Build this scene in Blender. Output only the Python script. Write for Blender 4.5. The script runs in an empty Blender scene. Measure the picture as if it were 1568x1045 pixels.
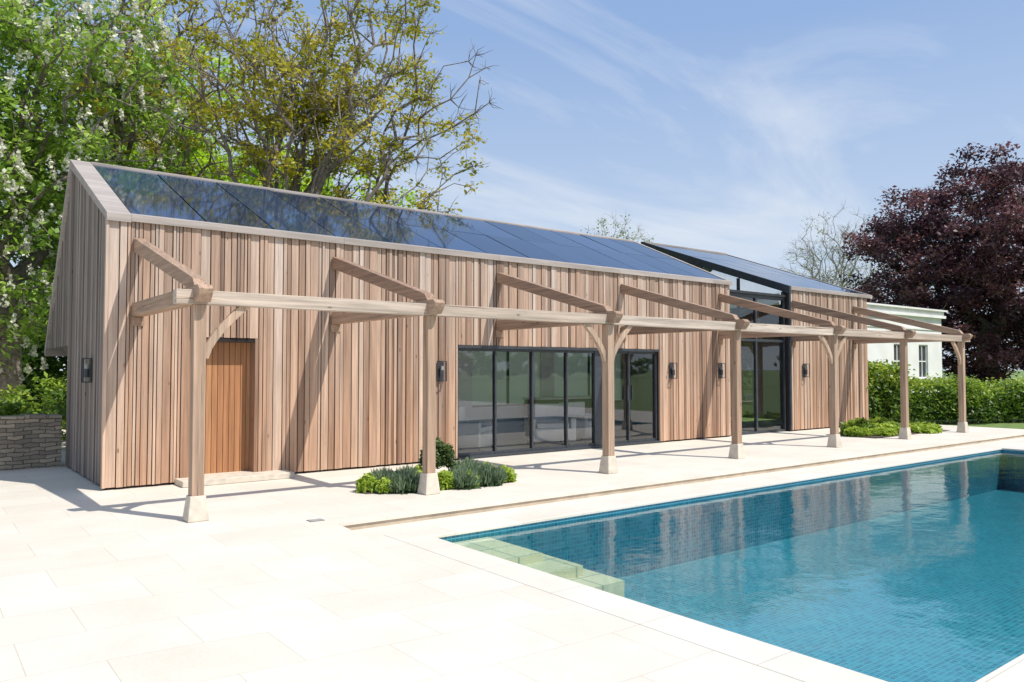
import bpy, math, random
import numpy as np
from mathutils import Vector, Matrix
random.seed(7)
scene = bpy.context.scene
COL = scene.collection

# ------------------------------------------------------------------ helpers
def new_mat(name):
    m = bpy.data.materials.new(name); m.use_nodes = True
    nt = m.node_tree
    return m, nt, nt.nodes["Principled BSDF"]

def N(nt, t, **kw):
    n = nt.nodes.new(t)
    for k, v in kw.items():
        setattr(n, k, v)
    return n

def ramp(nt, stops):
    r = nt.nodes.new("ShaderNodeValToRGB")
    el = r.color_ramp.elements
    el[0].position, el[0].color = stops[0][0], (*stops[0][1], 1)
    el[1].position, el[1].color = stops[-1][0], (*stops[-1][1], 1)
    for p, c in stops[1:-1]:
        e = el.new(p); e.color = (*c, 1)
    return r

def noise(nt, scale, vec=None, detail=4, rough=.55, mapping=None):
    n = nt.nodes.new("ShaderNodeTexNoise")
    n.inputs["Scale"].default_value = scale
    n.inputs["Detail"].default_value = detail
    n.inputs["Roughness"].default_value = rough
    if vec is not None:
        if mapping:
            mp = nt.nodes.new("ShaderNodeMapping")
            mp.inputs["Scale"].default_value = mapping
            nt.links.new(vec, mp.inputs["Vector"]); vec = mp.outputs[0]
        nt.links.new(vec, n.inputs["Vector"])
    return n

def mixc(nt, fac, a, b, blend='MIX'):
    m = nt.nodes.new("ShaderNodeMix"); m.data_type = 'RGBA'; m.blend_type = blend
    for sock, v in ((m.inputs[0], fac), (m.inputs[6], a), (m.inputs[7], b)):
        if hasattr(v, "links"): nt.links.new(v, sock)
        elif isinstance(v, (tuple, list)): sock.default_value = (*v, 1)
        else: sock.default_value = v
    return m.outputs[2]

def bump(nt, h, bsdf, strength=.3, dist=.01):
    b = nt.nodes.new("ShaderNodeBump")
    b.inputs["Strength"].default_value = strength
    b.inputs["Distance"].default_value = dist
    nt.links.new(h, b.inputs["Height"])
    nt.links.new(b.outputs[0], bsdf.inputs["Normal"])

def plain(name, col, rough=.6, metal=0, var=.12, nscale=6):
    m, nt, b = new_mat(name)
    tc = N(nt, "ShaderNodeTexCoord")
    n = noise(nt, nscale, tc.outputs["Object"], 5)
    d = tuple(c*(1-var*2) for c in col); l = tuple(min(1, c*(1+var)) for c in col)
    r = ramp(nt, [(.3, d), (.7, l)])
    nt.links.new(n.outputs[0], r.inputs[0]); nt.links.new(r.outputs[0], b.inputs["Base Color"])
    b.inputs["Roughness"].default_value = rough; b.inputs["Metallic"].default_value = metal
    return m

def wood(name, stops, grain=(28, 28, .9), rough=.7, dark=.62, knots=True, lowwarm=False, checks=False):
    m, nt, b = new_mat(name)
    at = N(nt, "ShaderNodeAttribute", attribute_name="rnd")
    tc = N(nt, "ShaderNodeTexCoord")
    r = ramp(nt, stops); nt.links.new(at.outputs["Fac"], r.inputs[0])
    add = N(nt, "ShaderNodeVectorMath", operation='ADD')
    cmb = N(nt, "ShaderNodeCombineXYZ")
    mul = N(nt, "ShaderNodeMath", operation='MULTIPLY'); mul.inputs[1].default_value = 37.
    nt.links.new(at.outputs["Fac"], mul.inputs[0])
    for i in range(3): nt.links.new(mul.outputs[0], cmb.inputs[i])
    nt.links.new(tc.outputs["Object"], add.inputs[0]); nt.links.new(cmb.outputs[0], add.inputs[1])
    g = noise(nt, 1.0, add.outputs[0], 6, .65, mapping=grain)
    gr = ramp(nt, [(.3, (dark,)*3), (.62, (1.06,)*3)])
    nt.links.new(g.outputs[0], gr.inputs[0])
    c = mixc(nt, 1.0, r.outputs[0], gr.outputs[0], 'MULTIPLY')
    big = noise(nt, 1.0, add.outputs[0], 4, .6, mapping=tuple(q*.22 if q > 5 else q*.6 for q in grain))
    br = ramp(nt, [(.3, (.78, .77, .77)), (.68, (1.08, 1.07, 1.07))])
    nt.links.new(big.outputs[0], br.inputs[0])
    c = mixc(nt, 1.0, c, br.outputs[0], 'MULTIPLY')
    if lowwarm:
        sp = N(nt, "ShaderNodeSeparateXYZ"); nt.links.new(tc.outputs["Object"], sp.inputs[0])
        mr = N(nt, "ShaderNodeMapRange"); mr.inputs[1].default_value = .2; mr.inputs[2].default_value = 3.3
        nt.links.new(sp.outputs[2], mr.inputs[0])
        wr = ramp(nt, [(0, (1.08, .95, .84)), (1, (.97, .99, 1.02))]); nt.links.new(mr.outputs[0], wr.inputs[0])
        c = mixc(nt, 1.0, c, wr.outputs[0], 'MULTIPLY')
        st = noise(nt, 1.0, tc.outputs["Object"], 5, .6, mapping=(9, 9, .35))
        sr = ramp(nt, [(.52, (0, 0, 0)), (.74, (.42, .42, .42))]); nt.links.new(st.outputs[0], sr.inputs[0])
        c = mixc(nt, sr.outputs[0], c, (.44, .385, .33))
    if checks:   # drying cracks along the grain
        ck = noise(nt, 1.0, add.outputs[0], 3, .5, mapping=tuple(q*1.5 if q > 5 else q*.9 for q in grain))
        cr0 = ramp(nt, [(.30, (.35, .28, .22)), (.36, (1, 1, 1))]); nt.links.new(ck.outputs[0], cr0.inputs[0])
        c = mixc(nt, .85, c, cr0.outputs[0], 'MULTIPLY')
    if knots:
        v = N(nt, "ShaderNodeTexVoronoi"); v.inputs["Scale"].default_value = 1.0
        mp = N(nt, "ShaderNodeMapping")
        mp.inputs["Scale"].default_value = [5.5 if q > 5 else 2.2 for q in grain]
        nt.links.new(add.outputs[0], mp.inputs["Vector"]); nt.links.new(mp.outputs[0], v.inputs["Vector"])
        kr = ramp(nt, [(.04, (.35, .27, .22)), (.1, (1, 1, 1))])
        nt.links.new(v.outputs["Distance"], kr.inputs[0])
        c = mixc(nt, .8, c, kr.outputs[0], 'MULTIPLY')
    nt.links.new(c, b.inputs["Base Color"])
    b.inputs["Roughness"].default_value = rough
    bump(nt, g.outputs[0], b, .35, .004)
    return m

M = {}
M['clad'] = wood("cedar_cladding", [(0, (.215, .135, .092)), (.16, (.36, .235, .16)), (.5, (.495, .335, .235)), (.8, (.555, .405, .30)), (1, (.62, .50, .405))], dark=.6, lowwarm=True)
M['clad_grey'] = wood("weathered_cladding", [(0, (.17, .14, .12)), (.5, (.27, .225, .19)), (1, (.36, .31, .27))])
M['door'] = wood("door_boards", [(0, (.44, .20, .085)), (1, (.58, .30, .135))], knots=False)
M['oakv'] = wood("oak_post", [(0, (.40, .265, .175)), (1, (.52, .375, .265))], dark=.55, checks=True)
M['oakh'] = wood("oak_beam", [(0, (.48, .385, .30)), (1, (.63, .53, .43))], grain=(.9, 28, 28), dark=.55, checks=True)
M['oaky'] = wood("oak_rafter", [(0, (.35, .22, .145)), (1, (.46, .315, .215))], grain=(28, .9, 28), dark=.55, checks=True)
M['trim'] = wood("roof_trim", [(0, (.34, .30, .265)), (1, (.45, .40, .36))], grain=(1, 20, 20), dark=.75, knots=False)
M['black'] = plain("black_membrane", (.018, .014, .012), .9)
M['frame'] = plain("anthracite_frame", (.045, .052, .062), .4)
M['zinc'] = plain("dark_zinc", (.03, .031, .034), .5)
M['grate'] = plain("drain_grate", (.38, .37, .35), .5)
M['white'] = plain("white_render", (.80, .785, .75), .85, var=.05, nscale=1.2)
M['plaster'] = plain("interior_plaster", (.82, .82, .82), .9, var=.02)
M['intfloor'] = plain("interior_floor", (.66, .65, .63), .3, var=.05)
M['fabric'] = plain("white_fabric", (.85, .84, .82), .9, var=.04)
M['intdark'] = plain("dark_unit", (.05, .05, .055), .5)
M['pad'] = plain("limestone_padstone", (.62, .55, .45), .85, var=.10, nscale=9)
M['riser'] = plain("step_riser_stone", (.50, .41, .31), .85, var=.12, nscale=5)
M['soil'] = plain("bed_soil", (.09, .065, .045), .95, nscale=20)
M['ltglass'] = plain("lamp_glass", (.35, .34, .32), .2)
m, nt, b = new_mat("fill_light_blind"); t_ = N(nt, "ShaderNodeBsdfTranslucent"); t_.inputs[0].default_value = (.9, .9, .88, 1)
mx_ = N(nt, "ShaderNodeMixShader"); mx_.inputs[0].default_value = .75; b.inputs["Base Color"].default_value = (.85, .85, .83, 1); b.inputs["Roughness"].default_value = .9
nt.links.new(b.outputs[0], mx_.inputs[1]); nt.links.new(t_.outputs[0], mx_.inputs[2]); nt.links.new(mx_.outputs[0], nt.nodes["Material Output"].inputs[0])
M['fill_blind'] = m  # translucent sheet for the added rear windows, passes daylight into the room

def glass(name, tint, ior=1.45, extra=.04):
    m, nt, b = new_mat(name); nt.nodes.remove(b)
    out = nt.nodes["Material Output"]
    fr = N(nt, "ShaderNodeFresnel"); fr.inputs[0].default_value = ior
    ad = N(nt, "ShaderNodeMath", operation='ADD'); ad.inputs[1].default_value = extra; ad.use_clamp = True
    nt.links.new(fr.outputs[0], ad.inputs[0])
    tr = N(nt, "ShaderNodeBsdfTransparent"); tr.inputs[0].default_value = (*tint, 1)
    gl = N(nt, "ShaderNodeBsdfGlossy"); gl.inputs["Roughness"].default_value = 0.0
    mx = N(nt, "ShaderNodeMixShader")
    nt.links.new(ad.outputs[0], mx.inputs[0]); nt.links.new(tr.outputs[0], mx.inputs[1]); nt.links.new(gl.outputs[0], mx.inputs[2])
    nt.links.new(mx.outputs[0], out.inputs[0])
    return m, nt, gl, fr, tr
M['glass'] = glass("window_glass", (.88, .90, .91), 1.5, .09)[0]

# water
wm, nt, gl, fr, tr = glass("pool_water", (.82, .97, .98), 1.47, .06)
tc = N(nt, "ShaderNodeTexCoord")
n1 = noise(nt, 1.5, tc.outputs["Object"], 2, .5, mapping=(1, 1.3, 1))
n2 = noise(nt, 15., tc.outputs["Object"], 3, .6)
ad = N(nt, "ShaderNodeMath", operation='MULTIPLY_ADD'); ad.inputs[1].default_value = .14
nt.links.new(n2.outputs[0], ad.inputs[0]); nt.links.new(n1.outputs[0], ad.inputs[2])
bp = N(nt, "ShaderNodeBump"); bp.inputs["Strength"].default_value = .42; bp.inputs["Distance"].default_value = .021
nt.links.new(ad.outputs[0], bp.inputs["Height"])
nt.links.new(bp.outputs[0], gl.inputs["Normal"])
M['water'] = wm

def brickmat(name, c1, c2, mortar, w, h, msize, rough, offs=.5, bumpy=.2, var=None, vertical=False, blotch=(.92, .91, .89), freq=2):
    m, nt, b = new_mat(name)
    tc = N(nt, "ShaderNodeTexCoord")
    vec = tc.outputs["Object"]
    if vertical:
        sp = N(nt, "ShaderNodeSeparateXYZ"); nt.links.new(vec, sp.inputs[0])
        a = N(nt, "ShaderNodeMath", operation='ADD'); nt.links.new(sp.outputs[0], a.inputs[0]); nt.links.new(sp.outputs[1], a.inputs[1])
        cb = N(nt, "ShaderNodeCombineXYZ"); nt.links.new(a.outputs[0], cb.inputs[0]); nt.links.new(sp.outputs[2], cb.inputs[1])
        vec = cb.outputs[0]
    if var == 'warp':
        nn = noise(nt, 4.5, vec, 3)
        vm = N(nt, "ShaderNodeVectorMath", operation='MULTIPLY_ADD'); vm.inputs[1].default_value = (.16, .09, 0)
        nt.links.new(nn.outputs["Color"], vm.inputs[0]); nt.links.new(vec, vm.inputs[2]); vec = vm.outputs[0]
    br = N(nt, "ShaderNodeTexBrick"); br.offset = offs; br.offset_frequency = freq
    br.inputs["Scale"].default_value = 1; br.inputs["Brick Width"].default_value = w; br.inputs["Row Height"].default_value = h
    br.inputs["Mortar Size"].default_value = msize; br.inputs["Mortar Smooth"].default_value = .3
    br.inputs["Color1"].default_value = (*c1, 1); br.inputs["Color2"].default_value = (*c2, 1); br.inputs["Mortar"].default_value = (*mortar, 1)
    nt.links.new(vec, br.inputs["Vector"])
    n = noise(nt, 1.3, tc.outputs["Object"], 8, .6)
    r = ramp(nt, [(.3, blotch), (.68, (1.03, 1.03, 1.03))]); nt.links.new(n.outputs[0], r.inputs[0])
    c = mixc(nt, 1., br.outputs[0], r.outputs[0], 'MULTIPLY')
    n3 = noise(nt, 45, tc.outputs["Object"], 4, .7)
    r3 = ramp(nt, [(.25, (.94, .93, .91)), (.6, (1.02, 1.02, 1.02))]); nt.links.new(n3.outputs[0], r3.inputs[0])
    c = mixc(nt, 1., c, r3.outputs[0], 'MULTIPLY')
    nt.links.new(c, b.inputs["Base Color"]); b.inputs["Roughness"].default_value = rough
    s = N(nt, "ShaderNodeMath", operation='SUBTRACT'); s.inputs[0].default_value = 1
    nt.links.new(br.outputs["Fac"], s.inputs[1])
    bump(nt, s.outputs[0], b, bumpy, .004)
    return m
M['pave'] = brickmat("limestone_paving", (.705, .655, .57), (.66, .605, .515), (.54, .48, .39), .9, .6, .0035, .7, .42)
M['coping'] = brickmat("limestone_coping", (.705, .66, .58), (.67, .62, .535), (.50, .45, .37), .9, .9, .004, .6, 0)
M['tile'] = brickmat("pool_mosaic", (.006, .165, .25), (.035, .335, .43), (.12, .42, .49), .05, .05, .006, .35, 0, .1, blotch=(.85, .9, .92))
M['tilev'] = brickmat("pool_mosaic_wall", (.010, .14, .24), (.03, .25, .36), (.08, .31, .40), .05, .05, .005, .35, 0, .1, vertical=True)
M['steps'] = brickmat("pool_steps", (.78, .70, .50), (.68, .64, .46), (.36, .42, .34), .42, .42, .012, .5, 0)
M['stone'] = brickmat("rubble_stone", (.50, .42, .31), (.26, .225, .18), (.12, .105, .085), .22, .065, .007, .95, .43, .9, 'warp', True, blotch=(.65, .65, .65))

m, nt, b = new_mat("lawn_grass"); tc = N(nt, "ShaderNodeTexCoord")
n = noise(nt, 3, tc.outputs["Object"], 9, .7); r = ramp(nt, [(.3, (.09, .15, .03)), (.7, (.19, .27, .07))])
nt.links.new(n.outputs[0], r.inputs[0]); nt.links.new(r.outputs[0], b.inputs["Base Color"]); b.inputs["Roughness"].default_value = .9
M['grass'] = m

m, nt, b = new_mat("solar_glass"); tc = N(nt, "ShaderNodeTexCoord")
at = N(nt, "ShaderNodeAttribute", attribute_name="rnd")
r = ramp(nt, [(0, (.010, .020, .05)), (1, (.022, .045, .10))]); nt.links.new(at.outputs["Fac"], r.inputs[0])
nt.links.new(r.outputs[0], b.inputs["Base Color"]); b.inputs["Roughness"].default_value = .04
b.inputs["IOR"].default_value = 1.8
M['solar'] = m

def leafmat(name, stops, trans=.4, rough=.5):
    m, nt, b = new_mat(name)
    at = N(nt, "ShaderNodeAttribute", attribute_name="rnd")
    r = ramp(nt, stops); nt.links.new(at.outputs["Fac"], r.inputs[0])
    nt.links.new(r.outputs[0], b.inputs["Base Color"]); b.inputs["Roughness"].default_value = rough
    t = N(nt, "ShaderNodeBsdfTranslucent"); nt.links.new(r.outputs[0], t.inputs[0])
    mx = N(nt, "ShaderNodeMixShader"); mx.inputs[0].default_value = trans
    nt.links.new(b.outputs[0], mx.inputs[1]); nt.links.new(t.outputs[0], mx.inputs[2])
    nt.links.new(mx.outputs[0], nt.nodes["Material Output"].inputs[0])
    return m
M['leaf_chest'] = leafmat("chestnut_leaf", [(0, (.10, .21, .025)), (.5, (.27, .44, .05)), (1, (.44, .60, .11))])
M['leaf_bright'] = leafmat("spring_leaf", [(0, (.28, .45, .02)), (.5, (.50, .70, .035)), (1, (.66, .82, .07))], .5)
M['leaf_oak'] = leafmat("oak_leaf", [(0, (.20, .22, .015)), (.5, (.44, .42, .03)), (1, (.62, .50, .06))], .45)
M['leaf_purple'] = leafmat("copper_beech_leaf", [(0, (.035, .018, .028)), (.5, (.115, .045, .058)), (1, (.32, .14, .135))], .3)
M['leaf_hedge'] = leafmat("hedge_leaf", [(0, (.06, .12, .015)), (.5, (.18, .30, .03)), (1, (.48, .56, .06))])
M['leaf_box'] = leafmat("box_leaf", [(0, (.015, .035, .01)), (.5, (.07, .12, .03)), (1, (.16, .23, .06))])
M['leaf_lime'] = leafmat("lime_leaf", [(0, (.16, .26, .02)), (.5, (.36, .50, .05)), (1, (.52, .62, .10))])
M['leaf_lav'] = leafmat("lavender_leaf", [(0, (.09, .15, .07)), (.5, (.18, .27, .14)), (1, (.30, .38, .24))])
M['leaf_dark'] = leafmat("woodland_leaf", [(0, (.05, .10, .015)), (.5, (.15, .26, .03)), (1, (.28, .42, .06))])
M['blossom'] = leafmat("white_blossom", [(0, (.66, .65, .50)), (1, (.86, .85, .74))], .3)
M['bark'] = plain("bark", (.22, .185, .155), .95, nscale=9, var=.3)
M['bark_grey'] = plain("grey_bark", (.36, .34, .32), .95, nscale=9, var=.2)
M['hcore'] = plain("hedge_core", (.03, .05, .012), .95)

def finish_obj(name, me, parent=None, bevel=0):
    o = bpy.data.objects.new(name, me); COL.objects.link(o)
    if parent: o.parent = parent
    if bevel:
        b = o.modifiers.new("bevel", 'BEVEL'); b.width = bevel; b.segments = 2; b.limit_method = 'ANGLE'
    return o

def empty(name, loc=(0, 0, 0)):
    e = bpy.data.objects.new(name, None); e.location = loc; e.empty_display_size = .3
    COL.objects.link(e); return e

class MB:
    def __init__(s): s.v = []; s.f = []; s.m = []; s.r = []; s.mats = []
    def mi(s, k):
        if k not in s.mats: s.mats.append(k)
        return s.mats.index(k)
    def hexa(s, p, k, rnd=None):
        b = len(s.v); s.v += [tuple(q) for q in p]
        r = random.random() if rnd is None else rnd; mi = s.mi(k)
        for f in ((0, 3, 2, 1), (4, 5, 6, 7), (0, 1, 5, 4), (1, 2, 6, 5), (2, 3, 7, 6), (3, 0, 4, 7)):
            s.f.append(tuple(b+i for i in f)); s.m.append(mi); s.r.append(r)
    def box(s, x0, x1, y0, y1, z0, z1, k, rnd=None):
        s.hexa([(x0, y0, z0), (x1, y0, z0), (x1, y1, z0), (x0, y1, z0), (x0, y0, z1), (x1, y0, z1), (x1, y1, z1), (x0, y1, z1)], k, rnd)
    def prism(s, poly, axis, a, b_, k, rnd=None):
        def mk(p, t):
            return {'x': (t, p[0], p[1]), 'y': (p[0], t, p[1]), 'z': (p[0], p[1], t)}[axis]
        n = len(poly); b = len(s.v)
        s.v += [mk(p, a) for p in poly] + [mk(p, b_) for p in poly]
        r = random.random() if rnd is None else rnd; mi = s.mi(k)
        fs = [tuple(b+i for i in range(n)), tuple(b+n+i for i in reversed(range(n)))]
        fs += [(b+i, b+n+i, b+n+(i+1) % n, b+(i+1) % n) for i in range(n)]
        for f in fs: s.f.append(f); s.m.append(mi); s.r.append(r)
    def beam(s, p0, p1, w, h, k, up=(0, 0, 1), rnd=None):
        p0, p1, up = Vector(p0), Vector(p1), Vector(up)
        d = (p1-p0).normalized(); sd = d.cross(up).normalized()*w/2; u = sd.cross(d).normalized()*h/2
        s.hexa([p0-sd-u, p0+sd-u, p0+sd+u, p0-sd+u, p1-sd-u, p1+sd-u, p1+sd+u, p1-sd+u], k, rnd)
    def quad(s, pts, k, rnd=None):
        b = len(s.v); s.v += [tuple(p) for p in pts]; s.f.append(tuple(range(b, b+len(pts))))
        s.m.append(s.mi(k)); s.r.append(random.random() if rnd is None else rnd)
    def done(s, name, parent=None, bevel=0, fixn=True):
        me = bpy.data.meshes.new(name); me.from_pydata(s.v, [], s.f)
        for k in s.mats: me.materials.append(M[k])
        me.polygons.foreach_set("material_index", s.m)
        a = me.attributes.new("rnd", 'FLOAT', 'FACE'); a.data.foreach_set("value", s.r)
        if fixn:
            import bmesh
            bm = bmesh.new(); bm.from_mesh(me); bmesh.ops.recalc_face_normals(bm, faces=bm.faces); bm.to_mesh(me); bm.free()
        me.update()
        return finish_obj(name, me, parent, bevel)

def quads_obj(name, Q, mi, rnd, mats, loc=(0, 0, 0), parent=None):
    n = len(Q); me = bpy.data.meshes.new(name)
    me.vertices.add(4*n); me.vertices.foreach_set("co", Q.reshape(-1).astype(np.float32))
    me.loops.add(4*n); me.loops.foreach_set("vertex_index", np.arange(4*n, dtype=np.int32))
    me.polygons.add(n); me.polygons.foreach_set("loop_start", np.arange(0, 4*n, 4, dtype=np.int32))
    me.polygons.foreach_set("loop_total", np.full(n, 4, dtype=np.int32))
    for k in mats: me.materials.append(M[k])
    me.polygons.foreach_set("material_index", mi.astype(np.int32))
    a = me.attributes.new("rnd", 'FLOAT', 'FACE'); a.data.foreach_set("value", rnd.astype(np.float32))
    me.update(calc_edges=True); me.validate()
    o = finish_obj(name, me, parent); o.location = loc
    return o

def unit(a): return a/np.maximum(np.linalg.norm(a, axis=-1, keepdims=True), 1e-9)

def leaves(rng, C, size, aspect=.5, up=.5):
    n = len(C)
    nrm = rng.normal(size=(n, 3)); nrm[:, 2] = np.abs(nrm[:, 2])+up; nrm = unit(nrm)
    t = unit(np.cross(nrm, rng.normal(size=(n, 3)))); b = np.cross(nrm, t)
    s = (size*rng.uniform(.6, 1.3, n))[:, None]
    droop = nrm*s*.15
    return np.stack([C-t*s, C+b*s*aspect+droop, C+t*s, C-b*s*aspect+droop], 1)

def tubes(P0, P1, R0, R1, k):
    d = unit(P1-P0); ref = np.where(np.abs(d[:, 2:3]) > .9, np.array([[1., 0, 0]]), np.array([[0, 0, 1.]]))
    a = unit(np.cross(d, ref)); b = np.cross(d, a); out = []
    for i in range(k):
        t0, t1 = 2*math.pi*i/k, 2*math.pi*(i+1)/k
        o0 = a*math.cos(t0)+b*math.sin(t0); o1 = a*math.cos(t1)+b*math.sin(t1)
        out.append(np.stack([P0+o0*R0[:, None], P0+o1*R0[:, None], P1+o1*R1[:, None], P1+o0*R1[:, None]], 1))
    return np.concatenate(out)

def tree(name, loc, trunk_h, cc, cr, n, trunk_r, seed, leaf='leaf_chest', lsize=.12, per=60, clump=.5,
         leafy=1.0, twigs=3, bark='bark', shell=.45, blossom=0, zmin=1.0, lump=.3, lean=(0, 0), pw=.30, curl=.10, twl=1.0):
    rng = np.random.default_rng(seed)
    T = []
    ph = rng.uniform(0, 6.28, (6,)); fq = rng.uniform(1.5, 4, (6,))
    while len(T) < n:
        d = unit(rng.normal(size=3)); r = rng.uniform(0, 1)**shell
        l = 1+lump*(math.sin(fq[0]*d[0]*2+ph[0])*math.sin(fq[1]*d[1]*2+ph[1])+.6*math.sin(fq[2]*d[2]*2.5+ph[2]+d[0]*3))
        p = np.array(cc)+d*r*np.array(cr)*l
        if p[2] > zmin: T.append(p)
    T = np.array(T)
    nodes = [np.zeros(3)]; par = [-1]
    top = np.array([lean[0], lean[1], trunk_h]); k = 7
    for i in range(1, k+1):
        t = i/k; nodes.append(top*t+np.array([*rng.normal(0, .03, 2), 0])*(trunk_h*.12)); par.append(len(nodes)-2)
    first = k-1
    order = np.argsort(np.linalg.norm(T-top, axis=1)); tips = []
    arr = np.zeros((n*14+60, 3)); arr[:len(nodes)] = nodes; plen = np.zeros(len(arr)); cnt = len(nodes)
    par = par+[0]*(len(arr)-cnt)
    for ti in order:
        q = T[ti]; A = arr[first:cnt]
        dv = q-A; dist = np.linalg.norm(dv, axis=1)
        cost = dist + pw*plen[first:cnt] + np.where(dv[:, 2] < -.2, .6*np.abs(dv[:, 2]), 0)
        j = first+int(np.argmin(cost)); dd = np.linalg.norm(q-arr[j])
        st = min(12, max(1, int(dd/.5))); p0 = arr[j].copy(); pi = j
        side = rng.normal(size=3)*dd*curl
        for s_ in range(1, st+1):
            if cnt >= len(arr): break
            t = s_/st; p = p0*(1-t)+q*t+side*math.sin(math.pi*t)+np.array([0, 0, .10*dd*math.sin(math.pi*t)])
            if s_ < st: p = p+rng.normal(size=3)*.035*min(dd, 2.5)
            arr[cnt] = p; par[cnt] = pi; plen[cnt] = plen[pi]+np.linalg.norm(p-arr[pi]); pi = cnt; cnt += 1
        tips.append(pi)
    c = np.zeros(cnt)
    for t in tips: c[t] += 1
    for i in range(cnt-1, 0, -1): c[par[i]] += c[i]
    R = np.maximum(trunk_r*(np.maximum(c, 1)/max(c[0], 1))**.5, .011)
    R[0] *= 1.45
    par_a = np.array(par[1:cnt]); P1 = arr[1:cnt]; P0 = arr[par_a]
    R0 = np.minimum(R[par_a], R[1:cnt]*1.35+.01); R0[:2] = R[par_a[:2]]
    Qs = [tubes(P0, P1, R0, R[1:cnt], 6)]
    tp = arr[tips]
    if twigs:
        a = np.repeat(tp, twigs, 0); dirs = unit(rng.normal(size=a.shape)+np.array([0, 0, .5])+.8*unit(a-np.array(cc)))
        L = rng.uniform(.35, 1.0, (len(a), 1))*clump*1.5*twl
        mid = a+dirs*L*.5+rng.normal(size=a.shape)*.06*clump; e = mid+unit(dirs+rng.normal(size=a.shape)*.35)*L*.5
        z = np.full(len(a), .013); Qs.append(tubes(a, mid, z, z*.7, 3)); Qs.append(tubes(mid, e, z*.7, z*.3, 3))
    nb = sum(len(q) for q in Qs)
    mi = [np.zeros(nb)]; rn = [rng.uniform(0, 1, nb)]
    mats = [bark, leaf]
    if leafy > 0 and per > 0:
        sel = tp[rng.uniform(size=len(tp)) < leafy]
        cnts = rng.integers(int(per*.5), int(per*1.5), len(sel))
        C = np.repeat(sel, cnts, 0); cv = np.repeat(rng.uniform(.12, .85, len(sel)), cnts)
        off = rng.normal(size=C.shape); off = unit(off)*(rng.uniform(0, 1, (len(C), 1))**.45)*clump*np.array([1.25, 1.25, .75])
        off *= rng.uniform(.6, 1.1, (len(C), 1))
        C = C+off
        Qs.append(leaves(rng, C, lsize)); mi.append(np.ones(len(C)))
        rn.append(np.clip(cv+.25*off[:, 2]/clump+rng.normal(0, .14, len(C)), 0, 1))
        if blossom:
            mats.append('blossom')
            outer = sel[np.argsort(-np.linalg.norm((sel-np.array(cc))/np.array(cr), axis=1))[:int(len(sel)*.8)]]
            B = outer[rng.integers(0, len(outer), blossom)]+unit(rng.normal(size=(blossom, 3))+np.array([0, -.7, .4]))*clump*1.15
            K = 20; BB = np.repeat(B, K, 0); h = rng.uniform(0, 1, (len(BB), 1))
            BB = BB+np.concatenate([rng.normal(size=(len(BB), 2))*.052*(1.15-h), h*.30], 1)
            Qs.append(leaves(rng, BB, .05, .8, 0)); mi.append(np.full(len(BB), 2)); rn.append(rng.uniform(0, 1, len(BB)))
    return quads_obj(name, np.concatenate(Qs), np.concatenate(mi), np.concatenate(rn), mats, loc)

def blob_leaves(rng, c, r, n, size, up=.3, stems=False):
    d = unit(rng.normal(size=(n, 3))); d[:, 2] = np.abs(d[:, 2])*1.0-.15
    rad = rng.uniform(.72, 1.06, (n, 1))
    lump = 1+.16*np.sin(d[:, :1]*7+c[0]*5)*np.sin(d[:, 1:2]*6+c[1]*3)
    C = np.array(c)+d*rad*lump*np.array(r)
    if stems:
        s = (size*rng.uniform(.7, 1.3, n))[:, None]; dr = unit(d*.6+np.array([0, 0, 1.0])+rng.normal(size=(n, 3))*.2)
        w = unit(np.cross(dr, rng.normal(size=(n, 3))))*s*.09
        return np.stack([C-w, C+w, C+dr*s+w*.3, C+dr*s-w*.3], 1)
    return leaves(rng, C, size, .5, up)

# ------------------------------------------------------------------ constants (metres)
FY = 11.44
XL, XR = 2.075, 15.41
X2, X3 = 17.86, 21.8
EAVE, RIDGE_Y, RIDGE_Z = 3.66, 14.5, 5.0
OPEN = [(3.12, 4.10, 2.05), (7.65, 12.90, 2.02)]

# ------------------------------------------------------------------ ground
PX0, PX1, PY0, PY1 = 4.22, 18.45, 1.84, 6.76
LOW = -.09
g = MB()
def holed(mb, X0, X1, Y0, Y1, hx0, hx1, hy0, hy1, z, k):
    for (a, b_, c, d) in ((X0, X1, Y0, hy0), (X0, X1, hy1, Y1), (X0, hx0, hy0, hy1), (hx1, X1, hy0, hy1)):
        mb.quad([(a, c, z), (b_, c, z), (b_, d, z), (a, d, z)], k, .5)
holed(g, -600, 900, -600, 900, PX0-.2, PX1+.2, PY0-.2, PY1+.2, -.13, 'grass')
g.done("ground", fixn=False)

TE = 23.4
p = MB()
SY = 7.52
p.box(3.54, TE, SY+.006, 14.0, -.15, 0.0, 'pave', .5)
p.box(3.54, TE, SY-.002, SY+.005, -.12, -.028, 'riser', .5)
p.box(3.52, TE, SY-.022, SY+.005, -.028, 0.001, 'pave', .5)
p.quad([(-40, SY+.006, 0), (3.54, SY+.006, 0), (3.54, 30, 0), (-40, 30, 0)], 'pave')
def sm(t): t = max(0, min(1, t)); return t*t*(3-2*t)
def zf(x, y): return (LOW)*sm((x-.6)/2.94)*sm((SY-y)/1.6)
gx = [-40, .6]+[.6+2.94*i/10 for i in range(1, 11)]
gy_ = [-30, SY-1.6]+[SY-1.6+1.606*i/8 for i in range(1, 9)]
for a, b_ in zip(gx[:-1], gx[1:]):
    for c_, d_ in zip(gy_[:-1], gy_[1:]):
        p.quad([(a, c_, zf(a, c_)), (b_, c_, zf(b_, c_)), (b_, d_, zf(b_, d_)), (a, d_, zf(a, d_))], 'pave')
for c_, d_ in zip(gy_[1:-1], gy_[2:]):
    p.quad([(3.54, c_, LOW-.01), (3.54, d_, LOW-.01), (3.54, d_, zf(3.54, d_)), (3.54, c_, zf(3.54, c_))], 'riser')
CW = .36
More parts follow.
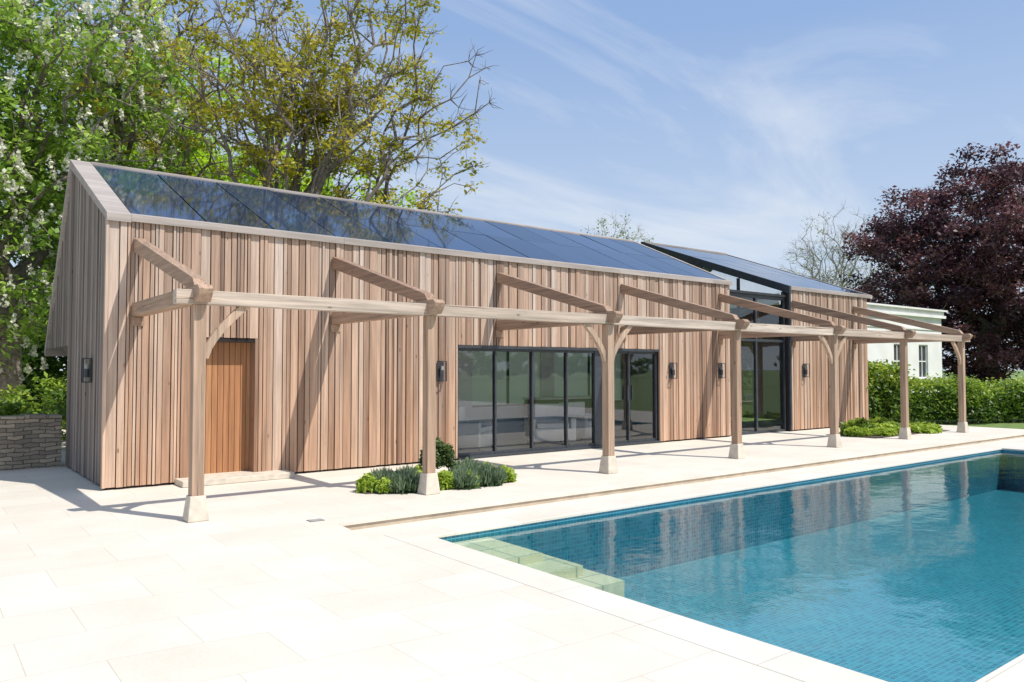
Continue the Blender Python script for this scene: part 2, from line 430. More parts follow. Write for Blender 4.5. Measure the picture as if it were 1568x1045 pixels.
for (a, b_, c, d) in ((3.54, TE, -30, PY0-CW), (3.54, TE, PY1+CW, SY), (3.54, PX0-CW, PY0-CW, PY1+CW), (PX1+CW, TE, PY0-CW, PY1+CW)):
    p.quad([(a, c, LOW), (b_, c, LOW), (b_, d, LOW), (a, d, LOW)], 'pave')
p.box(3.36, 3.52, 7.76, 7.88, .001, .003, 'zinc')
for k in range(4): p.box(3.365, 3.515, 7.765+k*.029, 7.785+k*.029, .003, .006, 'grate')
p.done("paved_terrace", fixn=False)
c = MB()
for (a, b_, cc_, d) in ((PX0-CW, PX1+CW, PY0-CW, PY0), (PX0-CW, PX1+CW, PY1, PY1+CW), (PX0-CW, PX0, PY0, PY1), (PX1, PX1+CW, PY0, PY1)):
    c.box(a, b_, cc_, d, LOW-.03, LOW+.004, 'coping', .5)
c.done("pool_coping", bevel=.006)

pool = empty("swimming_pool")
w = MB(); W = -.155
w.quad([(PX0-.03, PY0-.03, W), (PX1+.03, PY0-.03, W), (PX1+.03, PY1+.03, W), (PX0-.03, PY1+.03, W)], 'water'); w.done("water_surface", pool, fixn=False)
t = MB(); F = -.95; e = .02
t.quad([(PX0-e, PY0-e, F), (PX1+e, PY0-e, F), (PX1+e, PY1+e, F), (PX0-e, PY1+e, F)], 'tile')
zt = LOW-.031
t.quad([(PX0-e, PY1+e, F), (PX1+e, PY1+e, F), (PX1+e, PY1+e, zt), (PX0-e, PY1+e, zt)], 'tilev')
t.quad([(PX0-e, PY0-e, F), (PX1+e, PY0-e, F), (PX1+e, PY0-e, zt), (PX0-e, PY0-e, zt)], 'tilev')
t.quad([(PX0-e, PY0-e, F), (PX0-e, PY1+e, F), (PX0-e, PY1+e, zt), (PX0-e, PY0-e, zt)], 'tilev')
t.quad([(PX1+e, PY0-e, F), (PX1+e, PY1+e, F), (PX1+e, PY1+e, zt), (PX1+e, PY0-e, zt)], 'tilev')
t.done("pool_shell", pool, fixn=False)
s = MB()
for i, (dx_, zz_, y_) in enumerate(((.70, -.19, 5.85), (.90, -.27, 5.5), (1.1, -.37, 5.15))):
    s.box(PX0-.01, PX0+dx_, y_, PY1+.01-.004*i, F+.01*i, zz_, 'steps', .5)
s.done("pool_steps", pool)

# ------------------------------------------------------------------ timber pool house
H = empty("timber_pool_house")
GAP = .013
def boards(mb, a, b_, ztop, zbot, y, k):
    ws = []; x = a
    while x < b_:
        ww = random.choice([.035, .05, .07, .09, .11, .13]); ws.append(ww); x += ww+GAP
    sc = (b_-a)/sum(q+GAP for q in ws); x = a
    for q in ws:
        dpt = random.choice([.022, .03, .042])
        mb.box(x+GAP/2, x+q*sc+GAP/2, y-dpt, y, zbot+random.uniform(0, .006), ztop, k)
        x += (q+GAP)*sc
f = MB()
BASE = .03
iv = [(XL, OPEN[0][0]), (OPEN[0][1], OPEN[1][0]), (OPEN[1][1], XR)]
for a, b_ in iv: boards(f, a, b_, EAVE-.0, BASE, FY, 'clad')
for x0, x1, zt_ in OPEN: boards(f, x0, x1, EAVE-.0, zt_, FY, 'clad')
boards(f, X2+.08, X3, 3.66, BASE, FY, 'clad')
f.box(XL-.035, XL+.0, FY-.045, FY+.05, BASE, EAVE-.0, 'clad', .9)
f.done("front_cladding", H, fixn=True)
b = MB()
def wallrun(a, b_, z0, z1): b.box(a, b_, FY+.002, FY+.16, z0, z1, 'black', .5)
for a, b_ in iv: wallrun(a, b_, 0.004, EAVE-.03)
for x0, x1, zt_ in OPEN: wallrun(x0, x1, zt_, EAVE-.03)
wallrun(X2, X3, .004, 3.64)
b.box(X3-.1, X3, FY+.16, 16.4, .004, 3.62, 'black')
b.done("wall_core", H)
prof_y = [FY, RIDGE_Y, 17.0]; prof_z = [EAVE, RIDGE_Z, 1.97]
def roofz(y): return float(np.interp(y, prof_y, prof_z))
gb = MB()
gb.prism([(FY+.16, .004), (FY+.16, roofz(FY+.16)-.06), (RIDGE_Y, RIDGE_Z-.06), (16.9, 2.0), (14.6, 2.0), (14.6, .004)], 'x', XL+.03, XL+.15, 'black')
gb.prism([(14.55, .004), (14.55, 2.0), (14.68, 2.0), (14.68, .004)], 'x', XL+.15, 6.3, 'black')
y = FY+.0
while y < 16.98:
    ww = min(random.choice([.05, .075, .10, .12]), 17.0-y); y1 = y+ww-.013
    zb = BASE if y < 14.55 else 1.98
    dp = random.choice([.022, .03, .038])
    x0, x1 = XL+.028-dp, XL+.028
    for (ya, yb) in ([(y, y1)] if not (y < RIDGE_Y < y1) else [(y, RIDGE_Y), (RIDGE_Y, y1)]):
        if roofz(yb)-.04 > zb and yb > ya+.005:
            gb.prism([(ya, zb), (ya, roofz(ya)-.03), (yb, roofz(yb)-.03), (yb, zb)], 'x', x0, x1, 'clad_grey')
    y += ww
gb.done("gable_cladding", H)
r = MB()
RX0, RX1 = XL-.04, XR+.02
FE = FY-.07
sl = (RIDGE_Z-EAVE)/(RIDGE_Y-FY)
def rz(y): return EAVE+(y-FY)*sl
REX = 6.3    # rear roof slope only over left bay; rest left off to light the blinds
r.prism([(FE+.02, rz(FE+.02)), (RIDGE_Y, RIDGE_Z), (RIDGE_Y, RIDGE_Z-.1), (FY+.1, rz(FY+.1)-.06), (FE+.02, rz(FE)-.02)], 'x', RX0+.005, RX1-.005, 'zinc')
r.prism([(RIDGE_Y, RIDGE_Z), (17.08, 1.9), (17.0, 1.85), (RIDGE_Y, RIDGE_Z-.14)], 'x', RX0+.005, REX, 'trim')
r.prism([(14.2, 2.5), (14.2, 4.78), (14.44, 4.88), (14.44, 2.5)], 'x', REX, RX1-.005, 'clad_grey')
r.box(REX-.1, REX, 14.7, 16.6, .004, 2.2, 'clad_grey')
r.prism([(FE-.01, rz(FE)-.06), (FE-.01, rz(FE)+.045), (RIDGE_Y, RIDGE_Z+.05), (17.1, 1.92), (17.0, 1.84), (RIDGE_Y, RIDGE_Z-.09)], 'x', RX0, RX0+.30, 'trim', .6)
r.prism([(FE-.01, rz(FE)-.06), (FE-.01, rz(FE)+.045), (RIDGE_Y, RIDGE_Z+.05), (RIDGE_Y+.05, RIDGE_Z-.09)], 'x', RX1-.10, RX1, 'trim', .6)
x = RX0+.30
while x < RX1-.10:
    x2 = min(x+3.1, RX1-.10)
    r.prism([(FE-.012, rz(FE)-.045), (FE-.012, rz(FE)+.045), (FE+.07, rz(FE+.07)+.045), (FE+.07, rz(FE+.07)+.001), (FE+.012, rz(FE)-.045)], 'x', x+.003, x2, 'trim')
    r.prism([(RIDGE_Y-.08, RIDGE_Z-.02), (RIDGE_Y-.08, RIDGE_Z+.03), (RIDGE_Y, RIDGE_Z+.06), (RIDGE_Y+.1, RIDGE_Z-.05)], 'x', x+.003, x2, 'trim')
    x = x2
r.done("main_roof", H)
def panels(mb, xa, xb, ya, yb, zfun, nrow, pw):
    n = max(1, round((xb-xa)/pw)); pw = (xb-xa)/n; rh = (yb-ya)/nrow
    for j in range(nrow):
        for i in range(n):
            x0, x1 = xa+i*pw+.011, xa+(i+1)*pw-.011; y0, y1 = ya+j*rh+.011, ya+(j+1)*rh-.011
            dz0, dz1 = random.uniform(-.004, .004), random.uniform(-.004, .004)
            mb.hexa([(x0, y0, zfun(y0)+.01), (x1, y0, zfun(y0)+.01), (x1, y1, zfun(y1)+.01), (x0, y1, zfun(y1)+.01),
                     (x0, y0, zfun(y0)+.04), (x1, y0, zfun(y0)+.04+dz0), (x1, y1, zfun(y1)+.04+dz0+dz1), (x0, y1, zfun(y1)+.04+dz1)], 'solar')
sp = MB(); panels(sp, RX0+.31, RX1-.11, FE+.08, RIDGE_Y-.09, rz, 2, 1.02); sp.done("solar_panels", H)
R2Y, R2Z, E2 = 16.44, 5.48, 3.70
sl2 = (R2Z-E2)/(R2Y-FY)
def rz2(y): return E2+(y-FY)*sl2
q = MB()
q.prism([(FE+.02, rz2(FE)), (R2Y, R2Z), (19.0, 3.6), (19.0, 3.5), (R2Y, R2Z-.12), (FE+.02, rz2(FE)-.05)], 'x', X2+.02, X3+.1, 'zinc')
q.prism([(FE-.02, rz2(FE)-.15), (FE-.02, rz2(FE)+.05), (R2Y, R2Z+.05), (R2Y, R2Z-.15)], 'x', X2-.06, X2+.02, 'frame')
q.prism([(FE-.012, rz2(FE)-.045), (FE-.012, rz2(FE)+.045), (FE+.07, rz2(FE+.07)+.045), (FE+.07, rz2(FE+.07)+.002), (FE+.012, rz2(FE)-.045)], 'x', X2+.02, X3+.1, 'trim')
q.prism([(R2Y-.08, R2Z-.02), (R2Y-.08, R2Z+.05), (R2Y+.1, R2Z+.05), (R2Y+.1, R2Z-.1)], 'x', X2+.02, X3+.1, 'trim')
q.prism([(FE-.01, rz2(FE)-.06), (FE-.01, rz2(FE)+.05), (R2Y, R2Z+.05), (R2Y, R2Z-.1)], 'x', X3+.1, X3+.2, 'trim')
panels(q, X2+.04, X3+.09, FE+.09, R2Y-.1, rz2, 3, 1.02)
q.done("second_roof", H)
l = MB()
l.quad([(X2-.02, FY+.1, .01), (X2-.02, R2Y, .01), (X2-.02, R2Y, R2Z-.15), (X2-.02, FY+.1, E2-.12)], 'glass')
for yy in (FY+.1, 12.9, 14.3, 15.7):
    l.box(X2-.05, X2+.01, yy, yy+.07, .01, rz2(yy)-.15, 'frame')
gy = FY+.10
l.box(XR, XR+.07, gy-.03, gy+.06, 0.004, 3.44, 'frame'); l.box(X2-.08, X2-.051, gy-.03, gy+.06, .004, 3.44, 'frame')
l.box(16.6-.03, 16.6+.03, gy-.025, gy+.055, .06, 3.36, 'frame')
for z0, z1 in ((.004, .06), (2.28, 2.34), (3.36, 3.44)):
    l.box(XR+.07, X2-.08, gy-.02, gy+.05, z0, z1, 'frame')
l.quad([(XR+.07, gy+.01, .06), (X2-.08, gy+.01, .06), (X2-.08, gy+.01, 3.4), (XR+.07, gy+.01, 3.4)], 'glass')
l.box(XR+.03, X2-.06, gy-.08, 16.4, 3.44, 3.50, 'zinc')
l.box(X2+.0, X2+.07, FY-.045, FY+.002, .03, 3.6, 'frame')
l.done("glazed_link", H)
gz = MB(); x0, x1, zt_ = OPEN[1]; gy = FY+.07
n = 6; pw = (x1-x0)/n
gz.box(x0, x1, FY-.035, FY+.16, .012, .05, 'frame'); gz.box(x0, x1, FY-.045, FY+.15, zt_-.05, zt_-.002, 'frame')
for i in range(n+1):
    xx = x0+i*pw; ww = .05 if i in (0, n) else .035
    a = xx if i == 0 else (xx-ww*(1 if i == n else .5)); gz.box(a, a+ww, FY+.03, FY+.12, .05, zt_-.05, 'frame')
for i in range(n):
    a, b_ = x0+i*pw+.018, x0+(i+1)*pw-.018
    gz.box(a, b_, gy-.03, gy+.03, .05, .10, 'frame'); gz.box(a, b_, gy-.03, gy+.03, zt_-.10, zt_-.05, 'frame')
    gz.quad([(a, gy, .10), (b_, gy, .10), (b_, gy, zt_-.10), (a, gy, zt_-.10)], 'glass')
gz.box(x0+4*pw-.13, x0+4*pw+.13, FY+.025, FY+.125, .05, zt_-.05, 'frame')
for i in (4, 5): gz.box(x0+5*pw-.09+.13*(i-4), x0+5*pw-.07+.13*(i-4), FY-.02, FY+.02, .95, 1.25, 'frame')
gz.done("sliding_glass_doors", H)
d = MB(); a, b_, zt_ = OPEN[0]
d.box(a, a+.05, FY-.01, FY+.30, .02, zt_, 'door', .2); d.box(b_-.05, b_, FY-.03, FY+.30, .02, zt_, 'clad', .1); d.box(a+.05, b_-.05, FY-.01, FY+.3, zt_-.06, zt_-.001, 'black')
xx = a+.05
while xx < b_-.08:
    d.box(xx+.003, min(xx+.078, b_-.05), FY+.20, FY+.24, .07, zt_-.06, 'door'); xx += .083
d.box(a+.05, b_-.05, FY+.24, FY+.28, .02, zt_-.06, 'black')
d.box(a+.14, a+.16, FY+.14, FY+.17, .85, 1.25, 'frame'); d.box(a+.145, a+.155, FY+.17, FY+.20, .9, .92, 'frame'); d.box(a+.145, a+.155, FY+.17, FY+.20, 1.18, 1.2, 'frame')
d.done("entrance_door", H)
d = MB(); d.box(2.95, 4.52, FY-.42, FY+.25, .003, .085, 'pad', .5); d.done("door_step", H, bevel=.008)
# interior: pale room, rear windows with translucent blinds, added to brighten it
i_ = MB()
i_.box(XL+.2, X3-.2, FY+.165, 14.3, .0045, .012, 'intfloor')
WR = [(7.6, 9.4), (9.9, 11.9), (12.3, 14.6)]
ed = [6.3]+[q for w_ in WR for q in w_]+[15.3]
YB = 14.2
for a, b_ in zip(ed[::2], ed[1::2]): i_.box(a, b_, YB, YB+.1, .012, 2.5, 'plaster')
for a, b_ in WR:
    i_.box(a, b_, YB, YB+.1, .012, .75, 'plaster'); i_.box(a, b_, YB, YB+.1, 2.2, 2.5, 'plaster')
    i_.box(a, b_, YB+.03, YB+.035, .75, 2.2, 'fill_blind'); i_.box((a+b_)/2-.03, (a+b_)/2+.03, YB-.005, YB+.02, .75, 2.2, 'frame')
    i_.box(a, b_, YB-.01, YB+.02, 2.16, 2.2, 'frame'); i_.box(a, b_, YB-.01, YB+.02, .75, .79, 'frame')
i_.box(6.3, 6.4, FY+.17, YB, .012, 2.5, 'plaster'); i_.box(15.2, 15.3, FY+.17, YB, .012, 2.5, 'plaster')
i_.box(6.4, 15.2, FY+.17, YB, 2.45, 2.5, 'plaster')
i_.box(11.3, 13.3, 13.5, 14.1, .012, .9, 'intdark'); i_.box(11.25, 13.35, 13.45, 14.12, .9, .94, 'fabric')
i_.done("interior_walls", H)
def armchair(x, y, rot):
    m_ = MB()
    m_.box(-.38, .38, -.36, .36, .14, .40, 'fabric', .5); m_.box(-.40, .40, .26, .42, .14, .86, 'fabric', .5)
    m_.box(-.47, -.36, -.36, .40, .14, .60, 'fabric', .5); m_.box(.36, .47, -.36, .40, .14, .60, 'fabric', .5)
    m_.box(-.33, .33, -.34, .25, .40, .50, 'fabric', .5)
    for sx in (-.4, .36):
        for sy in (-.33, .33): m_.box(sx, sx+.04, sy, sy+.04, 0, .14, 'intdark')
    o = m_.done("armchair", bevel=.04); o.location = (x, y, .012); o.rotation_euler = (0, 0, rot)
armchair(8.5, 12.25, .6); armchair(10.4, 12.15, -.5); armchair(11.6, 12.4, .2)

def lantern(x, y, z, side=False):
    m_ = MB(); w_, h_, dp = .065, .175, .10
    m_.box(-w_, w_, -.012, 0, -h_, h_, 'frame')
    for sx in (-w_, w_-.014):
        m_.box(sx, sx+.014, -dp, -.012, -h_, -h_+.014, 'frame'); m_.box(sx, sx+.014, -dp, -.012, h_-.014, h_, 'frame')
        m_.box(sx, sx+.014, -dp-.014, -dp, -h_, h_, 'frame')
    m_.box(-w_+.014, w_-.014, -dp-.014, -dp, h_-.014, h_, 'frame'); m_.box(-w_+.014, w_-.014, -dp-.014, -dp, -h_, -h_+.014, 'frame')
    ring = [(math.cos(k*math.pi/5)*.035, -.055+math.sin(k*math.pi/5)*.035) for k in range(10)]
    m_.prism(ring, 'z', -.10, .02, 'frame'); m_.prism([(a*.85, -.055+(b_+.055)*.85) for a, b_ in ring], 'z', .02, .09, 'ltglass')
    o = m_.done("wall_lantern"); o.location = (x, y, z)
    if side: o.rotation_euler = (0, 0, -math.pi/2)
for x in (7.27, 13.28, 14.98, 18.5): lantern(x, FY-.044, 1.56)
lantern(XL-.012, 12.45, 1.58, True)

# ------------------------------------------------------------------ pergola
P = empty("timber_pergola")
POST = [2.44, 5.32, 8.55, 11.77, 15.03, 18.04, 21.06]; PY = 8.6
m_ = MB(); hb = MB(); ry = MB(); pd = MB()
for i, x in enumerate(POST):
    wv = .064+random.uniform(-.004, .004)
    m_.box(x-wv, x+wv, PY-wv, PY+wv, .262, 2.285, 'oakv')
    a, b2, zz = .11, .08, .265
    pd.hexa([(x-a, PY-a, .002), (x+a, PY-a, .002), (x+a, PY+a, .002), (x-a, PY+a, .002), (x-b2, PY-b2, zz), (x+b2, PY-b2, zz), (x+b2, PY+b2, zz), (x-b2, PY+b2, zz)], 'pad')
    ry.prism([(FY-.045, 2.305), (FY-.045, 2.485), (8.40, 2.485), (8.34, 2.44), (8.36, 2.39), (8.43, 2.305)], 'x', x-.075, x+.075, 'oaky')
    ry.prism([(FY-.045, 3.37), (8.62, 2.575), (8.55, 2.487), (8.84, 2.487), (FY-.045, 3.18)], 'x', x-.065, x+.065, 'oaky')
    ry.box(x-.08, x+.08, FY-.06, FY-.03, 2.18, 2.30, 'oaky')
    def brace(sg):
        pts = []
        for k in range(8):
            t_ = k/7
            pts.append((x+sg*(.06+.44*(t_**1.25)), 1.72+.58*(t_**.85)))
        for u, v in zip(pts[:-1], pts[1:]):
            dx, dz = v[0]-u[0], v[1]-u[1]; L = math.hypot(dx, dz); ex, ez = dx/L*.004, dz/L*.004
            m_.beam((u[0]-ex, PY, u[1]-ez), (v[0]+ex, PY, v[1]+ez), .062, .085, 'oakv', up=(0, 0, 1) if abs(dx) > .01 else (1, 0, 0), rnd=.97)
    if i in (0, 2, 4): brace(1)
    if i in (2, 4, 6): brace(-1)
xs = [2.19]+[(x+.0) for x in POST[1:-1]]+[21.45]
for a, b_ in zip(xs[:-1], xs[1:]):
    hb.box(a+.003, b_-.003, PY-.068, PY+.068, 2.287, 2.437, 'oakh')
m_.done("posts_and_braces", P, bevel=.006); hb.done("eaves_plate", P, bevel=.006); ry.done("ties_and_rafters", P, bevel=.005); pd.done("padstones", P, bevel=.008)

# ------------------------------------------------------------------ stone wall
s = MB(); s.box(-22, XL-.06, 14.62, 15.0, .0, .80, 'stone')
x = -22
while x < XL-.1:
    ww = min(random.uniform(.15, .4), XL-.06-x); s.box(x+.004, x+ww-.004, 14.60+random.uniform(-.015, .015), 15.03, .801, .84+random.uniform(0, .03), 'stone'); x += ww
s.done("rubble_stone_wall")

# ------------------------------------------------------------------ white villa beyond
V = empty("white_villa")
v = MB(); vy = 15.8
WIN = [(32.3, 33.1), (34.5, 35.35)]
v.box(24, 36.7, vy+.15, 24, -.1, 4.0, 'white')
edges = [24]+[q for w_ in WIN for q in w_]+[36.7]
for a, b_ in zip(edges[::2], edges[1::2]): v.box(a, b_, vy, vy+.15, -.1, 3.85, 'white')
for a, b_ in WIN:
    v.box(a, b_, vy, vy+.15, -.1, 1.2, 'white'); v.box(a, b_, vy, vy+.15, 2.65, 3.85, 'white')
    v.box(a-.06, b_+.06, vy-.06, vy-.002, 1.12, 1.2, 'white')
    v.box(a, b_, vy+.10, vy+.13, 1.2, 2.65, 'intdark')
    for zz in (1.2, 1.9, 2.6): v.box(a, b_, vy+.07, vy+.1, zz, zz+.05, 'white')
    for xx in (a, (a+b_)/2-.02, b_-.05): v.box(xx, xx+.045, vy+.065, vy+.1, 1.2, 2.65, 'white')
v.box(23.9, 36.85, vy-.15, 24, 3.852, 3.97, 'white'); v.box(23.95, 36.8, vy-.08, 24, 3.97, 4.15, 'white'); v.box(23.85, 36.9, vy-.2, 24.1, 4.15, 4.22, 'white')
v.box(24, 36.74, vy-.04, vy-.001, 3.3, 3.38, 'white'); v.box(24, 36.75, vy-.05, vy-.001, -.1, .5, 'white')
v.done("villa_walls", V)

# ------------------------------------------------------------------ planting
rng = np.random.default_rng(5)
def plant(name, c, r_, n, size, leaf, up=.3, stems=False):
    Q = blob_leaves(rng, (0, 0, 0), r_, n, size, up, stems)
    Q2 = blob_leaves(rng, (0, 0, 0), tuple(q*.72 for q in r_), n//3, size*1.3, up)
    QQ = np.concatenate([Q, Q2]); rn = np.concatenate([np.clip(.45+.35*Q[:, :, 2].mean(1)/r_[2]+rng.normal(0, .15, len(Q)), 0, 1), np.zeros(len(Q2))])
    quads_obj(name, QQ, np.zeros(len(QQ)), rn, [leaf], c)
plant("box_ball_shrub", (5.86, 9.25, .30), (.25, .25, .34), 2600, .028, 'leaf_box')
for (x, y, rr) in ((5.15, 8.95, .21), (5.0, 9.2, .18), (5.35, 9.2, .17)):
    plant("lavender_plant", (x, y, .04), (rr, rr, .16), 900, .11, 'leaf_lav', stems=True)
for (x, y, rr, hh) in ((6.15, 8.95, .24, .18), (6.4, 8.8, .22, .16), (5.95, 8.74, .17, .12), (6.3, 9.15, .22, .22)):
    plant("lavender_plant", (x, y, .04), (rr, rr, hh), 1000, .11, 'leaf_lav', stems=True)
for (x, y, rr, hh) in ((4.76, 9.2, .14, .20), (4.90, 9.0, .12, .15), (5.42, 9.0, .13, .21), (5.70, 8.82, .14, .21), (6.02, 8.70, .13, .18), (6.72, 8.87, .18, .19), (6.60, 9.12, .15, .22), (5.58, 9.3, .15, .24)):
    plant("euphorbia_plant", (x, y, .05), (rr, rr, hh), 650, .035, 'leaf_lime')
for (x, y, rr, hh) in ((19.2, 9.6, .4, .2), (18.5, 9.4, .3, .14), (20.2, 9.2, .38, .15), (20.9, 9.5, .4, .16), (17.9, 9.7, .3, .17), (19.7, 10.0, .45, .32), (18.7, 10.0, .43, .36)):
    plant("euphorbia_plant" if rr < .42 else "low_shrub", (x, y, .05), (rr, rr, hh), 900, .06, 'leaf_lime' if rr < .42 else 'leaf_hedge')
bd = MB()
bd.prism([(4.65, 9.05), (5.6, 8.76), (6.8, 8.72), (6.9, 8.95), (6.6, 9.35), (5.2, 9.4), (4.7, 9.35)], 'z', .001, .012, 'soil'); bd.box(17.6, 21.4, 9.05, 10.3, .001, .012, 'soil'); bd.done("planting_bed")

def hedge(name, pts, wdt, h, n, size, leaf):
    Qs = []; rn = []; core = MB()
    for (a, b_) in zip(pts[:-1], pts[1:]):
        A, B = np.array(a, float), np.array(b_, float); L = np.linalg.norm(B-A); dr = (B-A)/L; nm = np.array([-dr[1], dr[0]])
        n_ = int(n*L); t_ = rng.uniform(0, 1, n_); ang = rng.uniform(0, 1, n_)
        hh = h*(1+.12*np.sin(t_*L*1.3)+.09*np.sin(t_*L*3.1+1)+.05*np.sin(t_*L*7.7))
        off = np.where(ang < .45, -wdt/2, np.where(ang < .8, rng.uniform(-wdt/2, wdt/2, n_), wdt/2))+rng.normal(0, .12, n_)+.14*np.sin(t_*L*2.2)
        z = np.where((ang >= .45) & (ang < .8), hh, rng.uniform(0, 1, n_)*hh)+rng.normal(0, .10, n_)
        C = np.concatenate([(A+t_[:, None]*(B-A)+off[:, None]*nm), z[:, None]], 1)
        patch = .22*np.sin(t_*L*4)*np.sin(z*6+t_*L*2)
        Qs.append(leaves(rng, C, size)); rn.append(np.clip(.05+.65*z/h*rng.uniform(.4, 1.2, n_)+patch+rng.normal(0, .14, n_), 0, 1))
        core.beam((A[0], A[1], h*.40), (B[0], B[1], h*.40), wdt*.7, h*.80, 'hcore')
    par_ = empty(name)
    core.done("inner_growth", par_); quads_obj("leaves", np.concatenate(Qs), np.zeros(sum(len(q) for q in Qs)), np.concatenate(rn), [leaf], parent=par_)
hedge("garden_hedge", [(21.9, 13.2), (24.5, 11.9), (30, 9.8), (44, 5.5)], 1.3, 1.03, 1900, .065, 'leaf_hedge')
hedge("laurel_hedge", [(21.95, 12.3), (23.6, 11.7)], 1.2, 1.5, 2400, .075, 'leaf_hedge')

# ------------------------------------------------------------------ trees
tree("oak_tree", (8.6, 21.3, -.1), 3.0, (.6, 0, 9.0), (5.3, 4.2, 5.1), 680, .30, 11, 'leaf_oak', .08, 50, .42, leafy=.56, twigs=6, bark='bark', shell=.55, zmin=4.2, lump=.24, pw=.5, curl=.06)
tree("horse_chestnut_tree", (2.1, 24.5, -.1), 4.0, (0, 0, 7.6), (4.0, 4.2, 6.4), 430, .34, 21, 'leaf_chest', .10, 72, .6, leafy=.88, twigs=3, blossom=1000, zmin=1.6, lump=.2, pw=.4)
tree("horse_chestnut_tree", (-1.5, 21.8, -.1), 3.5, (0, 0, 6.6), (3.2, 3.4, 5.6), 320, .28, 22, 'leaf_chest', .09, 75, .52, leafy=.93, twigs=3, blossom=700, zmin=1.0, lump=.2, pw=.4)
tree("lime_tree", (6.6, 31, -.1), 3.5, (0, 0, 7.9), (4.6, 4.6, 5.9), 380, .30, 31, 'leaf_bright', .13, 62, .7, zmin=2, twigs=2, pw=.4)
tree("lime_tree", (11.6, 31, -.1), 3.5, (0, 0, 7.0), (4.2, 4.5, 4.7), 320, .30, 32, 'leaf_bright', .13, 62, .7, zmin=2, twigs=2, pw=.4)
tree("lime_tree", (16.0, 35, -.1), 3.5, (0, 0, 5.8), (4.0, 4, 3.8), 200, .28, 33, 'leaf_bright', .14, 55, .7, zmin=2, twigs=2, pw=.4)
tree("ash_tree", (5.2, 26.0, -.1), 5.0, (0, 0, 11.0), (3.6, 3.6, 5.2), 320, .24, 34, 'leaf_oak', .08, 26, .45, leafy=.4, twigs=5, zmin=5, pw=.5, curl=.06)
tree("copper_beech_tree", (51.6, 19.6, -.1), 3.5, (0, 0, 7.2), (7.6, 7.2, 7.5), 620, .6, 41, 'leaf_purple', .13, 155, .85, twigs=4, zmin=1.2, lump=.09, shell=.36)
tree("copper_beech_tree", (54.0, 9.5, -.1), 3.5, (0, 0, 7.2), (6.8, 6.8, 7.4), 380, .5, 42, 'leaf_purple', .15, 130, .9, twigs=3, zmin=1.0, lump=.1, shell=.4)
tree("bare_tree", (42.8, 42.7, -.1), 5, (0, 0, 8.9), (3.8, 3.4, 4.4), 420, .22, 51, 'leaf_hedge', .1, 14, .6, leafy=.7, twigs=6, bark='bark_grey', zmin=5, lump=.06, pw=.5, curl=.05)
tree("bare_tree", (66.0, 37.4, -.1), 6, (0, 0, 10.2), (5.0, 5, 5.6), 420, .35, 52, 'leaf_hedge', .1, 8, .8, leafy=.4, twigs=6, bark='bark_grey', zmin=4, lump=.1, pw=.5, curl=.05)

def woodland(name, x0, x1, y0, y1, h, n, per, size, leaf, seed):
    rg = np.random.default_rng(seed)
    c = np.stack([rg.uniform(x0, x1, n), rg.uniform(y0, y1, n), rg.uniform(0, 1, n)**.8*h], 1)
    c[:, 2] *= .72+.28*np.sin(c[:, 0]*.55+seed)*np.cos(c[:, 0]*.21)
    C = np.repeat(c, per, 0); off = unit(rg.normal(size=C.shape))*rg.uniform(.3, 1.1, (len(C), 1))*np.array([1.3, 1.3, .9])*(h*.11)
    C = C+off; rn = np.clip(np.repeat(rg.uniform(.1, .7, n), per)+.2*off[:, 2]+rg.normal(0, .12, len(C)), 0, 1)
    quads_obj(name, leaves(rg, C, size), np.zeros(len(C)), rn, [leaf])
woodland("woodland", -22, 18, 38, 44, 7.5, 480, 70, .24, 'leaf_dark', 3)
woodland("understorey_shrubs", -12, 4.5, 17.5, 20.5, 2.4, 200, 120, .075, 'leaf_hedge', 4)
woodland("unseen_tree_line", -60, 110, -82, -72, 6, 500, 50, .5, 'leaf_dark', 6)  # trees behind the camera, added for their dark reflection in the glass
woodland("unseen_tree_line", 62, 110, -20, 8, 10, 260, 70, .35, 'leaf_dark', 8)

# ------------------------------------------------------------------ light
S = Vector((.72, -1.5, 2.4)).normalized()
sun = bpy.data.lights.new("sun", 'SUN'); sun.energy = 4.9; sun.angle = math.radians(.5); sun.color = (1, .955, .89)
so = bpy.data.objects.new("sun", sun); COL.objects.link(so); so.rotation_euler = S.to_track_quat('Z', 'Y').to_euler()
wd = bpy.data.worlds.new("World"); scene.world = wd; wd.use_nodes = True; nt = wd.node_tree
bg = nt.nodes["Background"]; bg.inputs[1].default_value = .114
sky = N(nt, "ShaderNodeTexSky"); sky.sky_type = 'NISHITA'; sky.sun_disc = False
sky.sun_elevation = math.asin(S.z); sky.sun_rotation = math.atan2(S.x, S.y); sky.air_density = 1.0; sky.dust_density = 1.2; sky.ozone_density = 1.5
tc = N(nt, "ShaderNodeTexCoord"); sx = N(nt, "ShaderNodeSeparateXYZ"); nt.links.new(tc.outputs["Generated"], sx.inputs[0])
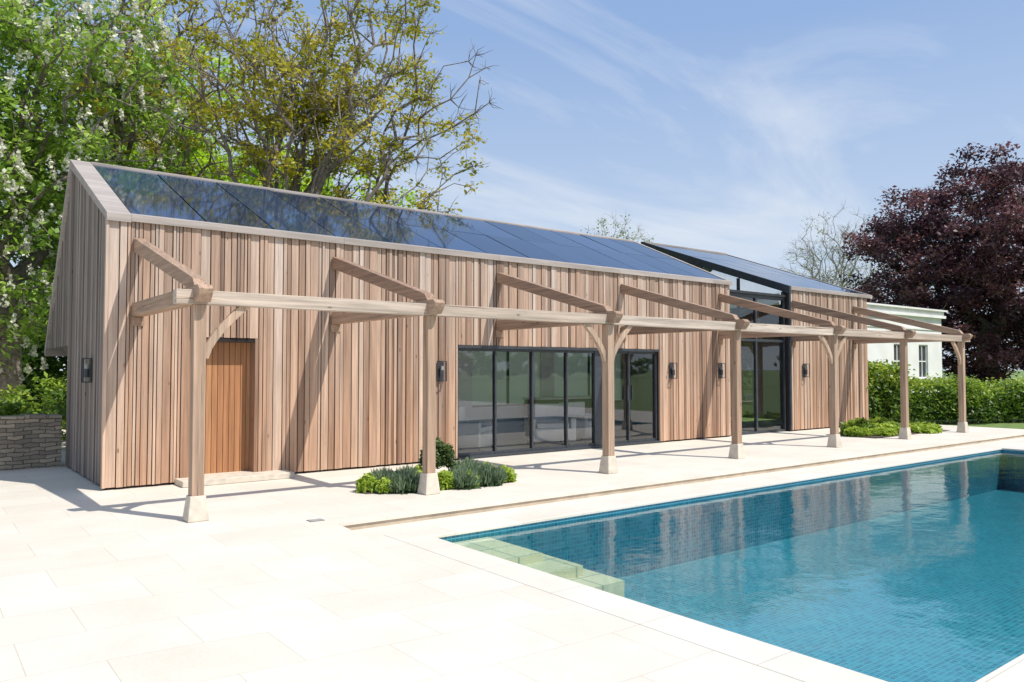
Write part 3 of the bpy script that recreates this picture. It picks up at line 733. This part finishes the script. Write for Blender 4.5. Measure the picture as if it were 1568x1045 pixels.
zz = N(nt, "ShaderNodeMath", operation='ADD'); zz.inputs[1].default_value = .18; nt.links.new(sx.outputs[2], zz.inputs[0])
dx = N(nt, "ShaderNodeMath", operation='DIVIDE'); dy = N(nt, "ShaderNodeMath", operation='DIVIDE')
nt.links.new(sx.outputs[0], dx.inputs[0]); nt.links.new(zz.outputs[0], dx.inputs[1]); nt.links.new(sx.outputs[1], dy.inputs[0]); nt.links.new(zz.outputs[0], dy.inputs[1])
cb = N(nt, "ShaderNodeCombineXYZ"); nt.links.new(dx.outputs[0], cb.inputs[0]); nt.links.new(dy.outputs[0], cb.inputs[1])
mp = N(nt, "ShaderNodeMapping"); mp.inputs["Rotation"].default_value = (0, 0, math.radians(25)); mp.inputs["Scale"].default_value = (.55, 1.5, 1); mp.inputs["Location"].default_value = (3.1, 1.2, 0)
nt.links.new(cb.outputs[0], mp.inputs["Vector"])
cn = noise(nt, 1.1, mp.outputs[0], 9, .60); cn.inputs["Distortion"].default_value = .8
cr_ = ramp(nt, [(.45, (0, 0, 0)), (.75, (.72, .72, .72))]); nt.links.new(cn.outputs[0], cr_.inputs[0])
blue = mixc(nt, .75, sky.outputs[0], (2.3, 3.9, 7.2))
hz = ramp(nt, [(.0, (.88, .88, .88)), (.14, (.60, .60, .60)), (.40, (.14, .14, .14)), (.7, (0, 0, 0))]); nt.links.new(sx.outputs[2], hz.inputs[0])
hazed = mixc(nt, hz.outputs[0], blue, (6.2, 7.1, 8.0))
col = mixc(nt, cr_.outputs[0], hazed, (7.6, 7.9, 8.3))
nt.links.new(col, bg.inputs[0])

# ------------------------------------------------------------------ camera
cd = bpy.data.cameras.new("camera"); cam = bpy.data.objects.new("camera", cd); COL.objects.link(cam)
cd.sensor_width = 36; cd.lens = 36*1192/1568; cd.clip_end = 3000
cam.location = (0, 0, 1.6); cam.rotation_euler = (math.radians(90+2.05), 0, math.radians(-37.8))
scene.camera = cam
scene.view_settings.view_transform = 'Standard'; scene.view_settings.look = 'None'; scene.view_settings.exposure = 0
print("done")
